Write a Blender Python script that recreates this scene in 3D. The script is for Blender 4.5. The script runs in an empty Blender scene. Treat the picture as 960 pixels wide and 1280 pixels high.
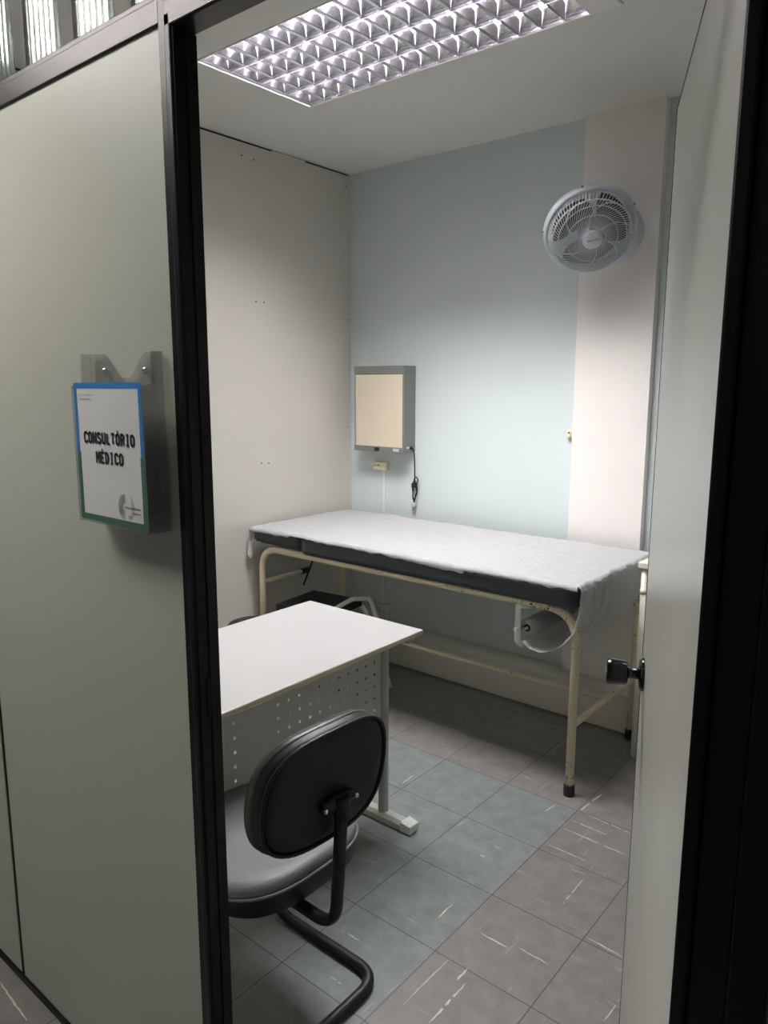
import bpy, bmesh, math, random
from mathutils import Vector, Matrix, noise
random.seed(7)
sc = bpy.context.scene
COL = sc.collection
PI = math.pi

# ------------------------------------------------------------------ materials
MATS = {}
def mat(name, col, rough=.5, metal=0., spec=.5, bump=0., bscale=50., var=0., vscale=4., **kw):
    if name in MATS: return MATS[name]
    m = bpy.data.materials.new(name); m.use_nodes = True
    nt = m.node_tree; b = nt.nodes['Principled BSDF']
    b.inputs['Base Color'].default_value = (*col, 1)
    b.inputs['Roughness'].default_value = rough
    b.inputs['Metallic'].default_value = metal
    b.inputs['Specular IOR Level'].default_value = spec
    for k, v in kw.items():
        b.inputs[k.replace('_', ' ')].default_value = v
    tc = None
    if bump or var:
        tc = nt.nodes.new('ShaderNodeTexCoord')
    if bump:
        n = nt.nodes.new('ShaderNodeTexNoise'); n.inputs['Scale'].default_value = bscale; n.inputs['Detail'].default_value = 4
        nt.links.new(tc.outputs['Object'], n.inputs['Vector'])
        bp = nt.nodes.new('ShaderNodeBump'); bp.inputs['Strength'].default_value = bump; bp.inputs['Distance'].default_value = .004
        nt.links.new(n.outputs['Fac'], bp.inputs['Height']); nt.links.new(bp.outputs['Normal'], b.inputs['Normal'])
    if var:
        n = nt.nodes.new('ShaderNodeTexNoise'); n.inputs['Scale'].default_value = vscale; n.inputs['Detail'].default_value = 5
        nt.links.new(tc.outputs['Object'], n.inputs['Vector'])
        mx = nt.nodes.new('ShaderNodeMix'); mx.data_type = 'RGBA'
        mx.inputs['A'].default_value = (*[c*(1-var) for c in col], 1)
        mx.inputs['B'].default_value = (*[min(1, c*(1+var)) for c in col], 1)
        nt.links.new(n.outputs['Fac'], mx.inputs['Factor']); nt.links.new(mx.outputs['Result'], b.inputs['Base Color'])
    MATS[name] = m
    return m

def srgb(r, g, b):
    f = lambda c: (c/255/12.92) if c/255 <= .04045 else ((c/255+.055)/1.055)**2.4
    return (f(r), f(g), f(b))

M_blue = mat('blue_paint', srgb(207, 217, 219), .55, bump=.05, bscale=120, var=.02)
M_white = mat('white_paint', srgb(234, 230, 228), .5, bump=.05, bscale=120, var=.02)
M_ceil = mat('ceiling_paint', srgb(222, 220, 216), .7, bump=.05, bscale=90, var=.02)
M_beige = mat('beige_laminate', srgb(202, 198, 191), .42, bump=.02, bscale=200, var=.015)
M_part = mat('grey_green_laminate', srgb(185, 187, 173), .38, bump=.02, bscale=160, var=.03, vscale=3)
M_black = mat('black_anodised_metal', srgb(8, 8, 9), .42, .0, .2)
M_railm = mat('bronze_anodised_metal', srgb(60, 57, 57), .34, .7)
M_post = mat('dark_anodised_metal', srgb(44, 42, 43), .32, .8)
M_door = mat('door_laminate', srgb(206, 206, 198), .3, bump=.02, bscale=160, var=.02)
M_alu = mat('door_edge_metal', srgb(150, 150, 145), .35, .8)
M_duct = mat('cream_duct_paint', srgb(206, 203, 193), .5, var=.06, vscale=8, bump=.05)
M_blackpl = mat('black_plastic', srgb(19, 19, 20), .48, spec=.35)
M_knob = mat('black_knob', srgb(14, 15, 17), .18)
M_chrome = mat('chrome', (.8, .8, .8), .15, 1)
M_desk = mat('white_desk_laminate', srgb(170, 170, 171), .4)
M_deskedge = mat('cream_edge_band', srgb(196, 186, 162), .5)
M_greym = mat('grey_painted_metal', srgb(186, 187, 182), .45)
M_deskleg = mat('light_grey_painted_metal', srgb(172, 172, 166), .45)
M_vinyl = mat('grey_vinyl', srgb(104, 102, 105), .5, bump=.15, bscale=350)
M_blackv = mat('black_vinyl', srgb(24, 25, 27), .42, bump=.1, bscale=300)
M_mattress = mat('dark_slate_vinyl', srgb(44, 47, 53), .42, bump=.5, bscale=14)
M_xgrey = mat('grey_hammered_metal', srgb(122, 124, 120), .45, .2, bump=.1, bscale=300)
M_xscreen = mat('ivory_acrylic', srgb(212, 200, 180), .3)
M_creampl = mat('cream_plastic', srgb(228, 222, 190), .4)
M_whitepl = mat('white_plastic', srgb(225, 228, 226), .4)
M_fan = mat('fan_silver_white_plastic', srgb(200, 206, 214), .35)
M_fandark = mat('fan_blade_grey', srgb(62, 66, 71), .4)
M_bluelogo = mat('logo_grey_blue', srgb(96, 112, 140), .4)
M_paperw = mat('white_card', srgb(246, 245, 242), .5)
M_pblue = mat('print_blue', srgb(40, 125, 195), .5)
M_pgreen = mat('print_green', srgb(62, 112, 88), .5)
M_ink = mat('print_black', srgb(28, 26, 26), .6)
M_inkblue = mat('print_pale_blue', srgb(120, 160, 185), .6)
M_inkgrey = mat('print_grey_green', srgb(150, 165, 155), .6)
M_rubber = mat('black_rubber', srgb(16, 16, 16), .6)
M_creamw = mat('cream_enamel', srgb(232, 230, 216), .35)
M_hole = mat('dark_hole', srgb(20, 18, 16), .9)
M_scuff = mat('pale_scuff', srgb(196, 190, 174), .5, var=.15, vscale=60)
M_reflect = mat('mirror_aluminium', (.88, .86, .92), .17, 1)

# paper with a little translucency
def paper_mat():
    m = mat('exam_paper', srgb(196, 196, 199), .7)
    nt = m.node_tree; b = nt.nodes['Principled BSDF']; out = nt.nodes['Material Output']
    tr = nt.nodes.new('ShaderNodeBsdfTranslucent'); tr.inputs['Color'].default_value = (.85, .85, .84, 1)
    mx = nt.nodes.new('ShaderNodeMixShader'); mx.inputs[0].default_value = .22
    nt.links.new(b.outputs[0], mx.inputs[1]); nt.links.new(tr.outputs[0], mx.inputs[2]); nt.links.new(mx.outputs[0], out.inputs[0])
    tc = nt.nodes.new('ShaderNodeTexCoord')
    n = nt.nodes.new('ShaderNodeTexNoise'); n.inputs['Scale'].default_value = 30; n.inputs['Detail'].default_value = 7; n.inputs['Roughness'].default_value = .65
    n.inputs['Distortion'].default_value = .6
    nt.links.new(tc.outputs['Object'], n.inputs['Vector'])
    bp = nt.nodes.new('ShaderNodeBump'); bp.inputs['Strength'].default_value = .8; bp.inputs['Distance'].default_value = .010
    nt.links.new(n.outputs['Fac'], bp.inputs['Height']); nt.links.new(bp.outputs['Normal'], b.inputs['Normal'])
    return m
M_paper = paper_mat()

# cream tube enamel with rust patches
def rust_mat():
    m = mat('cream_enamel_rusty', srgb(214, 203, 172), .4)
    nt = m.node_tree; b = nt.nodes['Principled BSDF']
    tc = nt.nodes.new('ShaderNodeTexCoord')
    n1 = nt.nodes.new('ShaderNodeTexNoise'); n1.inputs['Scale'].default_value = 70; n1.inputs['Detail'].default_value = 6; n1.inputs['Roughness'].default_value = .7
    n2 = nt.nodes.new('ShaderNodeTexNoise'); n2.inputs['Scale'].default_value = 2.6; n2.inputs['Detail'].default_value = 2
    for n in (n1, n2): nt.links.new(tc.outputs['Object'], n.inputs['Vector'])
    geo = nt.nodes.new('ShaderNodeNewGeometry')
    sp = nt.nodes.new('ShaderNodeSeparateXYZ'); mz = nt.nodes.new('ShaderNodeMapRange'); nt.links.new(tc.outputs['Object'], sp.inputs[0])
    # more wear on the right half of the couch (x grows to the right)
    mr = nt.nodes.new('ShaderNodeMapRange'); mr.inputs['From Min'].default_value = -2.5; mr.inputs['From Max'].default_value = -1.3
    mr.inputs['To Min'].default_value = 0; mr.inputs['To Max'].default_value = .105
    nt.links.new(sp.outputs['X'], mr.inputs['Value'])
    a = nt.nodes.new('ShaderNodeMath'); a.operation = 'MULTIPLY_ADD'; a.inputs[1].default_value = .5
    nt.links.new(n2.outputs['Fac'], a.inputs[0]); nt.links.new(n1.outputs['Fac'], a.inputs[2])
    a2 = nt.nodes.new('ShaderNodeMath'); a2.operation = 'ADD'
    nt.links.new(a.outputs[0], a2.inputs[0]); nt.links.new(sp.outputs['Z'], mz.inputs['Value'])
    mz.inputs['From Min'].default_value = .55; mz.inputs['From Max'].default_value = .70; mz.inputs['To Min'].default_value = -.085; mz.inputs['To Max'].default_value = .0
    a3 = nt.nodes.new('ShaderNodeMath'); a3.operation = 'ADD'; nt.links.new(mr.outputs[0], a3.inputs[0]); nt.links.new(mz.outputs[0], a3.inputs[1])
    nt.links.new(a3.outputs[0], a2.inputs[1])
    r = nt.nodes.new('ShaderNodeValToRGB'); r.color_ramp.elements[0].position = .905; r.color_ramp.elements[1].position = .93
    r.color_ramp.elements[0].color = (0, 0, 0, 1); r.color_ramp.elements[1].color = (1, 1, 1, 1)
    nt.links.new(a2.outputs[0], r.inputs[0])
    mx = nt.nodes.new('ShaderNodeMix'); mx.data_type = 'RGBA'
    mx.inputs['A'].default_value = (*srgb(222, 210, 182), 1); mx.inputs['B'].default_value = (*srgb(74, 56, 40), 1)
    nt.links.new(r.outputs['Color'], mx.inputs['Factor']); nt.links.new(mx.outputs['Result'], b.inputs['Base Color'])
    return m
M_rust = rust_mat()

def clear_mat(name, tint, rough=.05, alpha_mix=.25, ior=1.45):
    # thin clear plastic or glass: mostly transparent sheet with a glossy coat
    m = bpy.data.materials.new(name); m.use_nodes = True; nt = m.node_tree; nt.nodes.clear()
    out = nt.nodes.new('ShaderNodeOutputMaterial')
    t = nt.nodes.new('ShaderNodeBsdfTransparent'); t.inputs[0].default_value = (*tint, 1)
    g = nt.nodes.new('ShaderNodeBsdfGlossy'); g.inputs['Roughness'].default_value = rough; g.inputs[0].default_value = (1, 1, 1, 1)
    d = nt.nodes.new('ShaderNodeBsdfDiffuse'); d.inputs[0].default_value = (.42, .42, .43, 1)
    lw = nt.nodes.new('ShaderNodeLayerWeight'); lw.inputs[0].default_value = .25
    fr = nt.nodes.new('ShaderNodeMapRange'); fr.inputs['To Min'].default_value = .035; fr.inputs['To Max'].default_value = .45
    pw = nt.nodes.new('ShaderNodeMath'); pw.operation = 'POWER'; pw.inputs[1].default_value = 2.5
    nt.links.new(lw.outputs['Facing'], pw.inputs[0]); nt.links.new(pw.outputs[0], fr.inputs['Value'])
    m1 = nt.nodes.new('ShaderNodeMixShader'); m1.inputs[0].default_value = alpha_mix
    nt.links.new(t.outputs[0], m1.inputs[1]); nt.links.new(d.outputs[0], m1.inputs[2])
    m2 = nt.nodes.new('ShaderNodeMixShader'); nt.links.new(fr.outputs[0], m2.inputs[0])
    nt.links.new(m1.outputs[0], m2.inputs[1]); nt.links.new(g.outputs[0], m2.inputs[2])
    nt.links.new(m2.outputs[0], out.inputs[0])
    MATS[name] = m; return m
M_acryl = clear_mat('clear_acrylic', (.9, .9, .9), .08, .16)
M_acrylf = clear_mat('clear_acrylic_front', (1, 1, 1), .08, .0)
M_glass = mat('ribbed_glass', (.82, .95, .9), .04, 0, .5, Transmission_Weight=1., IOR=1.5)

def emit_mat(name, col, s):
    m = bpy.data.materials.new(name); m.use_nodes = True; nt = m.node_tree
    b = nt.nodes['Principled BSDF']; b.inputs['Base Color'].default_value = (*col, 1)
    b.inputs['Emission Color'].default_value = (*col, 1); b.inputs['Emission Strength'].default_value = s
    return m
M_tube = emit_mat('lit_fluorescent_tube', (1., .978, .965), 245)
M_tube2 = emit_mat('lit_corridor_tube', (1., .98, .94), 48)

def floor_mat():
    m = bpy.data.materials.new('vinyl_tiles'); m.use_nodes = True; nt = m.node_tree; N = nt.nodes; L = nt.links
    b = N['Principled BSDF']; b.inputs['Roughness'].default_value = .42
    tc = N.new('ShaderNodeTexCoord'); sp = N.new('ShaderNodeSeparateXYZ'); L.new(tc.outputs['Object'], sp.inputs[0])
    def M(op, a, b_=None, c=None):
        n = N.new('ShaderNodeMath'); n.operation = op
        for i, v in enumerate((a, b_, c)):
            if v is None: continue
            if isinstance(v, (int, float)): n.inputs[i].default_value = v
            else: L.new(v, n.inputs[i])
        return n.outputs[0]
    X, Y = sp.outputs['X'], sp.outputs['Y']
    u = M('DIVIDE', M('ADD', X, 1.055+29.7), .297); v = M('DIVIDE', M('ADD', Y, -2.406+30), .30)
    fu, fv = M('FRACT', u), M('FRACT', v)
    eu = M('MINIMUM', fu, M('SUBTRACT', 1, fu)); ev = M('MINIMUM', fv, M('SUBTRACT', 1, fv))
    seam = M('LESS_THAN', M('MINIMUM', eu, ev), .0045)
    iu, iv = M('FLOOR', u), M('FLOOR', v)
    cid = N.new('ShaderNodeCombineXYZ'); L.new(iu, cid.inputs[0]); L.new(iv, cid.inputs[1])
    wn = N.new('ShaderNodeTexWhiteNoise'); wn.noise_dimensions = '2D'; L.new(cid.outputs[0], wn.inputs['Vector'])
    teal = M('MULTIPLY', M('LESS_THAN', X, -1.055), M('MULTIPLY', M('LESS_THAN', Y, 2.406), M('GREATER_THAN', Y, .74)))
    # mottling
    n1 = N.new('ShaderNodeTexNoise'); n1.inputs['Scale'].default_value = 16; n1.inputs['Detail'].default_value = 8; n1.inputs['Roughness'].default_value = .65
    L.new(tc.outputs['Object'], n1.inputs['Vector'])
    base = N.new('ShaderNodeMix'); base.data_type = 'RGBA'
    base.inputs['A'].default_value = (*srgb(118, 114, 112), 1); base.inputs['B'].default_value = (*srgb(116, 123, 122), 1); L.new(teal, base.inputs['Factor'])
    br = M('ADD', M('MULTIPLY', M('SUBTRACT', n1.outputs['Fac'], .5), 1.0), M('ADD', .96, M('MULTIPLY', wn.outputs['Value'], .10)))
    mul = N.new('ShaderNodeMix'); mul.data_type = 'RGBA'; mul.blend_type = 'MULTIPLY'; mul.inputs['Factor'].default_value = 1
    cc = N.new('ShaderNodeCombineColor'); [L.new(br, cc.inputs[i]) for i in range(3)]
    L.new(base.outputs['Result'], mul.inputs['A']); L.new(cc.outputs[0], mul.inputs['B'])
    # pale streaks that run along the tile, direction alternating from tile to tile
    par = M('MODULO', M('ADD', iu, iv), 2)
    def streak(sx, sy):
        c = N.new('ShaderNodeCombineXYZ'); L.new(M('MULTIPLY', X, sx), c.inputs[0]); L.new(M('MULTIPLY', Y, sy), c.inputs[1])
        L.new(M('MULTIPLY', wn.outputs['Value'], 40), c.inputs[2])
        n = N.new('ShaderNodeTexNoise'); n.inputs['Scale'].default_value = 1; n.inputs['Detail'].default_value = 3; L.new(c.outputs[0], n.inputs['Vector'])
        return n.outputs['Fac']
    s = N.new('ShaderNodeMix'); s.data_type = 'FLOAT'; L.new(par, s.inputs['Factor'])
    L.new(streak(7, 110), s.inputs['A']); L.new(streak(110, 7), s.inputs['B'])
    st = N.new('ShaderNodeMapRange'); st.inputs['From Min'].default_value = .65; st.inputs['From Max'].default_value = .85; st.inputs['To Max'].default_value = .45
    L.new(s.outputs['Result'], st.inputs['Value'])
    ms = N.new('ShaderNodeMix'); ms.data_type = 'RGBA'; ms.inputs['B'].default_value = (*srgb(205, 200, 186), 1)
    L.new(st.outputs[0], ms.inputs['Factor']); L.new(mul.outputs['Result'], ms.inputs['A'])
    sm = N.new('ShaderNodeMix'); sm.data_type = 'RGBA'; sm.inputs['B'].default_value = (*srgb(58, 56, 56), 1)
    L.new(seam, sm.inputs['Factor']); L.new(ms.outputs['Result'], sm.inputs['A'])
    L.new(sm.outputs['Result'], b.inputs['Base Color'])
    rr = N.new('ShaderNodeMapRange'); rr.inputs['To Min'].default_value = .34; rr.inputs['To Max'].default_value = .55
    L.new(n1.outputs['Fac'], rr.inputs['Value']); L.new(rr.outputs[0], b.inputs['Roughness'])
    return m
M_floor = floor_mat()

# ------------------------------------------------------------------ mesh helpers
def new(): return bmesh.new()
def box(bm, x0, x1, y0, y1, z0, z1, bev=0., seg=2, mi=0):
    r = bmesh.ops.create_cube(bm, size=1.)
    vs = r['verts']
    for v in vs:
        v.co = Vector((x0 if v.co.x < 0 else x1, y0 if v.co.y < 0 else y1, z0 if v.co.z < 0 else z1))
    fs = {f for v in vs for f in v.link_faces}
    for f in fs: f.material_index = mi
    if bev:
        es = list({e for v in vs for e in v.link_edges})
        r = bmesh.ops.bevel(bm, geom=es, offset=bev, segments=seg, affect='EDGES', profile=.5)
        for f in r['faces']: f.material_index = mi
def fillet(pts, r, n=7):
    pts = [Vector(p) for p in pts]
    if isinstance(r, (int, float)): r = [r]*len(pts)
    out = [pts[0]]
    for i in range(1, len(pts)-1):
        a, b, c = pts[i-1], pts[i], pts[i+1]
        d1 = (a-b).normalized(); d2 = (c-b).normalized()
        ang = d1.angle(d2)
        if ang > PI-.02 or r[i] <= 0: out.append(b); continue
        t = min(r[i]/math.tan(ang/2), (a-b).length*.49, (c-b).length*.49)
        p1 = b+d1*t; p2 = b+d2*t
        for k in range(n+1):
            s = k/n
            out.append(p1*(1-s)**2+b*2*s*(1-s)*(1.0)+p2*s*s if False else ((1-s)**2*p1+2*s*(1-s)*b+s*s*p2))
    out.append(pts[-1]); return out
def tube(bm, pts, r, seg=14, closed=False, cap=True, sy=1., up=None, mi=0):
    """sweep a round (or flattened: sy) section along pts"""
    pts = [Vector(p) for p in pts]; n = len(pts); rings = []
    prev = None
    for i, p in enumerate(pts):
        if closed: t = (pts[(i+1) % n]-pts[i-1]).normalized()
        else: t = (pts[min(i+1, n-1)]-pts[max(i-1, 0)]).normalized()
        if prev is None:
            a = Vector(up) if up else (Vector((0, 0, 1)) if abs(t.z) < .9 else Vector((1, 0, 0)))
            nrm = (a-t*a.dot(t)).normalized()
        else:
            nrm = (prev-t*prev.dot(t)).normalized()
        prev = nrm; bn = t.cross(nrm)
        rr = r[i] if isinstance(r, (list, tuple)) else r
        rings.append([bm.verts.new(p+nrm*math.cos(2*PI*k/seg)*rr*sy+bn*math.sin(2*PI*k/seg)*rr) for k in range(seg)])
    m = n if closed else n-1
    for i in range(m):
        A, B = rings[i], rings[(i+1) % n]
        for k in range(seg):
            f = bm.faces.new((A[k], A[(k+1) % seg], B[(k+1) % seg], B[k])); f.material_index = mi; f.smooth = True
    if cap and not closed:
        f = bm.faces.new(rings[0][::-1]); f.material_index = mi
        f = bm.faces.new(rings[-1]); f.material_index = mi
def lathe(bm, prof, mtx, seg=40, mi=0):
    """prof: list of (radius, height) spun about local z, placed by mtx"""
    rings = []
    for r, h in prof:
        if r < 1e-6: rings.append([bm.verts.new(mtx @ Vector((0, 0, h)))])
        else: rings.append([bm.verts.new(mtx @ Vector((r*math.cos(2*PI*k/seg), r*math.sin(2*PI*k/seg), h))) for k in range(seg)])
    for A, B in zip(rings, rings[1:]):
        for k in range(seg):
            k2 = (k+1) % seg
            if len(A) == 1 and len(B) == 1: continue
            if len(A) == 1: f = bm.faces.new((A[0], B[k2], B[k]))
            elif len(B) == 1: f = bm.faces.new((A[k], A[k2], B[0]))
            else: f = bm.faces.new((A[k], A[k2], B[k2], B[k]))
            f.smooth = True; f.material_index = mi
def prism(bm, poly, f0, f1, mi=0):
    """poly: list of 2D points; f0/f1 map a 2D point to the two end faces"""
    A = [bm.verts.new(f0(p)) for p in poly]; B = [bm.verts.new(f1(p)) for p in poly]
    n = len(poly)
    for i in range(n):
        f = bm.faces.new((A[i], A[(i+1) % n], B[(i+1) % n], B[i])); f.material_index = mi
    f = bm.faces.new(A[::-1]); f.material_index = mi
    f = bm.faces.new(B); f.material_index = mi
def obj(name, bm, m, parent=None, recalc=True, smooth=None):
    if recalc: bmesh.ops.recalc_face_normals(bm, faces=bm.faces)
    me = bpy.data.meshes.new(name); bm.to_mesh(me); bm.free()
    for k in (m if isinstance(m, (list, tuple)) else [m]): me.materials.append(k)
    if smooth:
        for p in me.polygons: p.use_smooth = True
        me.set_sharp_from_angle(angle=math.radians(smooth))
    o = bpy.data.objects.new(name, me); COL.objects.link(o)
    if parent:
        o.parent = parent
        if parent.type == 'EMPTY' or parent.location.length > 0:
            o.matrix_parent_inverse = Matrix.LocRotScale(wloc(parent), None, None).inverted()
    return o
def wloc(o):
    l = o.location.copy()
    return l
def struct(name, bm, m, parent=None, **k):
    o = obj(name, bm, m, parent, **k)
    if parent is None: o['kind'] = 'structure'
    return o
def thing(name, label, cat, loc, group=None):
    o = bpy.data.objects.new(name, None); o.empty_display_size = .05; COL.objects.link(o); o.location = loc
    o['label'] = label; o['category'] = cat
    if group: o['group'] = group
    return o
def tag(o, label, cat, group=None):
    o['label'] = label; o['category'] = cat
    if group: o['group'] = group
    return o

# ------------------------------------------------------------------ room shell
XL, YB, ZC = -2.955, 3.275, 2.71      # left wall, back wall, ceiling
YF, YI = .725, .762                   # partition outer and inner face
XR = .42
LX0, LX1, LY0, LY1 = -2.40, -1.035, 1.822, 2.412    # ceiling light opening
CX0, CX1, CY0, CY1 = -2.95, -1.45, -.34, .26        # corridor light opening

bm = new(); box(bm, -4.2, 2.2, -2.6, 3.6, -.08, 0)
STREAKS = [(-1.047, 2.412, -1.031, 2.579, 5), (-1.017, 2.403, -0.848, 2.393, 2), (-1.047, 2.334, -0.886, 2.331, 2), (-1.047, 2.27, -0.806, 2.262, 3), (-1.046, 2.148, -0.9, 2.147, 2), (-0.868, 1.907, -0.869, 2.059, 2), (-0.996, 1.644, -0.905, 1.644, 3), (-0.882, 1.664, -0.791, 1.663, 2), (-0.928, 1.299, -0.926, 1.468, 4), (-0.95, 1.448, -0.951, 1.509, 4), (-1.011, 1.303, -1.009, 1.501, 1.5), (-1.34, 2.703, -1.337, 2.845, 1.5), (-1.346, 2.498, -1.272, 2.493, 1.5), (-0.598, 1.583, -0.594, 1.675, 2), (-0.753, 1.824, -0.644, 1.816, 3), (-1.124, 1.613, -1.125, 1.694, 2.5), (-1.671, 2.135, -1.674, 2.226, 2), (-1.194, 1.949, -1.169, 1.951, 2), (-1.181, 2.021, -1.152, 2.025, 2), (-1.145, 2.318, -1.136, 2.384, 2), (-0.923, 2.075, -0.871, 2.083, 1), (-1.31, 1.398, -1.231, 1.4, 2), (-1.217, 1.255, -1.177, 1.252, 1.5), (-1.469, 1.688, -1.409, 1.693, 1), (-1.871, 0.684, -1.684, 0.672, 3)]
for x0, y0, x1, y1, t in STREAKS:
    a, b = Vector((x0, y0, .0005)), Vector((x1, y1, .0005)); d = (b-a); L = d.length; d.normalize(); q = Vector((-d.y, d.x, 0))
    n = max(4, int(L/.012)); up, dn = [], []
    for i in range(n+1):
        s = i/n; w = t*.0009*(math.sin(PI*min(max(s, .0), 1.))**.5)*random.uniform(.45, 1.15)+.0002
        c = a+d*L*s+q*random.uniform(-.0012, .0012)
        up.append(bm.verts.new(c+q*w)); dn.append(bm.verts.new(c-q*w))
    for i in range(n):
        if random.random() < .08: continue
        f = bm.faces.new((dn[i], dn[i+1], up[i+1], up[i])); f.material_index = 1
struct('floor', bm, [M_floor, M_scuff], recalc=False)

def slab_with_hole(bm, x0, x1, y0, y1, hx0, hx1, hy0, hy1, z0, z1):
    box(bm, x0, hx0, y0, y1, z0, z1); box(bm, hx1, x1, y0, y1, z0, z1)
    box(bm, hx0, hx1, y0, hy0, z0, z1); box(bm, hx0, hx1, hy1, y1, z0, z1)
bm = new()
slab_with_hole(bm, -3.1, 2.2, YF+.02, 3.6, LX0, LX1, LY0, LY1, ZC, ZC+.16)
box(bm, LX0, LX1, LY0, LY1, ZC+.15, ZC+.16)
struct('ceiling', bm, M_ceil)
bm = new()
slab_with_hole(bm, -4.2, 2.2, -2.6, YF+.02, CX0, CX1, CY0, CY1, ZC, ZC+.16)
box(bm, CX0, CX1, CY0, CY1, ZC+.15, ZC+.16)
struct('ceiling_corridor', bm, M_ceil)

bm = new(); box(bm, -3.1, XR+.08, YB, YB+.12, 0, ZC)
struct('wall_back', bm, M_blue)
bm = new(); box(bm, -1.535, -1.187, 3.233, YB, 0, ZC)
p = struct('wall_pillar', bm, M_white)
# cable duct box along the foot of the back wall
bm = new(); box(bm, XL, -.30, 3.117, YB-.001, 0, .18, .003)
struct('baseboard_back', bm, M_duct)
# left wall: laminate panel on a dark subframe, leaving a thin dark gap under the ceiling
bm = new(); box(bm, -3.08, XL-.012, YI, YB, 0, ZC)
struct('wall_left', bm, M_hole)
bm = new(); box(bm, XL-.012, XL, YI, YB-.002, 0, ZC-.011)
wp = struct('wall_left_panel', bm, M_beige)
bm = new()
for y, z in ((2.566, 1.964), (2.619, 1.965), (2.575, 1.148), (2.625, 1.145), (2.50, 2.64), (2.575, 2.635), (3.245, 1.92), (3.245, 1.31), (3.24, 2.64)):
    lathe(bm, [(0, .0012), (.0035, .001), (.004, 0)], Matrix.Translation((XL, y, z)) @ Matrix.Rotation(PI/2, 4, 'Y'), 10)
obj('screw_head', bm, M_hole, wp)
bm = new()
for a, b, z in ((2.70, 2.73, .0), (2.73, 2.93, .0)):
    box(bm, XL-.010, XL-.002, a, b, ZC-.011, ZC-.004+z*.2)
obj('ceiling_wedge', bm, M_white, wp)
bm = new(); box(bm, XR, XR+.06, YI, YB, 0, ZC)
struct('wall_right', bm, M_beige)

# ------------------------------------------------------------------ front partition
bm = new()
box(bm, -1.820, -1.035, YF+.003, YI-.003, .022, 2.082)
box(bm, -4.2, -1.838, YF+.003, YI-.003, .022, 2.082)
struct('wall_front_panel', bm, M_part)
bm = new(); box(bm, -.115, XR+1.6, YF+.003, YI-.003, .02, ZC)
struct('wall_front_right', bm, M_part)
# dark joint strip, skirting
bm = new(); box(bm, -1.838, -1.820, YF+.006, YI-.004, .02, 2.082); struct('trim_1', bm, M_black)
bm = new(); box(bm, -4.2, -1.035, YF-.002, YI, 0, .022, .002); struct('trim_2', bm, M_black)
# horizontal rail under the glass strips
bm = new(); box(bm, -4.2, -1.036, YF-.002, YI, 2.082, 2.118, .002)
box(bm, -4.2, -1.036, YF+.006, YI-.006, 2.118, 2.132, .002)
struct('trim_3', bm, M_railm)
# left post: face plate, stepped trim, and the deep dark reveal
bm = new()
box(bm, -1.038, -1.019, YF-.002, YI+.001, 0, ZC-.001, .0015)
box(bm, -1.019, -1.003, YF-.006, YI+.002, 0, 2.09, .003)
struct('trim_4', bm, M_post)
bm = new()
box(bm, -1.003, -1.0, YF-.003, YI+.003, 0, 2.07, .001)
box(bm, -.9995, -.9975, YF+.018, YF+.021, 0, 2.07)
for z0 in (1.02,):
    box(bm, -1.0, -.998, YF+.010, YF+.024, z0-.035, z0+.035, .0008)
struct('trim_5', bm, M_black)
# header over the doorway
bm = new()
box(bm, -1.019, -.203, YF-.006, YI+.002, 2.07, 2.108, .003)
box(bm, -1.019, -.203, YF+.004, YI-.004, 2.108, 2.122, .003)
struct('trim_6', bm, M_railm)
# right post
bm = new()
box(bm, -.203, -.187, YF-.006, YI+.002, 0, 2.108, .003)
box(bm, -.187, -.150, YF-.002, YI+.001, 0, ZC-.001, .002)
box(bm, -.150, -.113, YF-.008, YI+.001, 0, ZC-.001, .003)
struct('trim_7', bm, M_black)

# ribbed glass strips of the transom
bm = new(); box(bm, -4.2, XR+.1, YF, YI, 2.68, ZC-.001, .002)
win = struct('window_1', bm, M_railm)
def glass_strip(xc, w=.114):
    bm = new(); n = 48; ribs = 6; rows = []
    for z in (2.128, 2.69):
        F, B = [], []
        for i in range(n+1):
            s = i/n; x = xc-w/2+w*s
            h = .0016*math.cos(2*PI*ribs*s)
            F.append(bm.verts.new((x, YF+.012-h, z))); B.append(bm.verts.new((x, YF+.020+h*.2, z)))
        rows.append((F, B))
    (F0, B0), (F1, B1) = rows
    for i in range(n):
        bm.faces.new((F0[i], F0[i+1], F1[i+1], F1[i])).smooth = True
        bm.faces.new((B0[i+1], B0[i], B1[i], B1[i+1])).smooth = True
        bm.faces.new((F0[i+1], F0[i], B0[i], B0[i+1])); bm.faces.new((F1[i], F1[i+1], B1[i+1], B1[i]))
    bm.faces.new((F0[0], F1[0], B1[0], B0[0])); bm.faces.new((F0[n], B0[n], B1[n], F1[n]))
    return obj('glass_strip', bm, M_glass, win, smooth=35)
for xc in (-1.068, -1.244, -1.418, -1.597, -1.775):
    glass_strip(xc)

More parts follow.
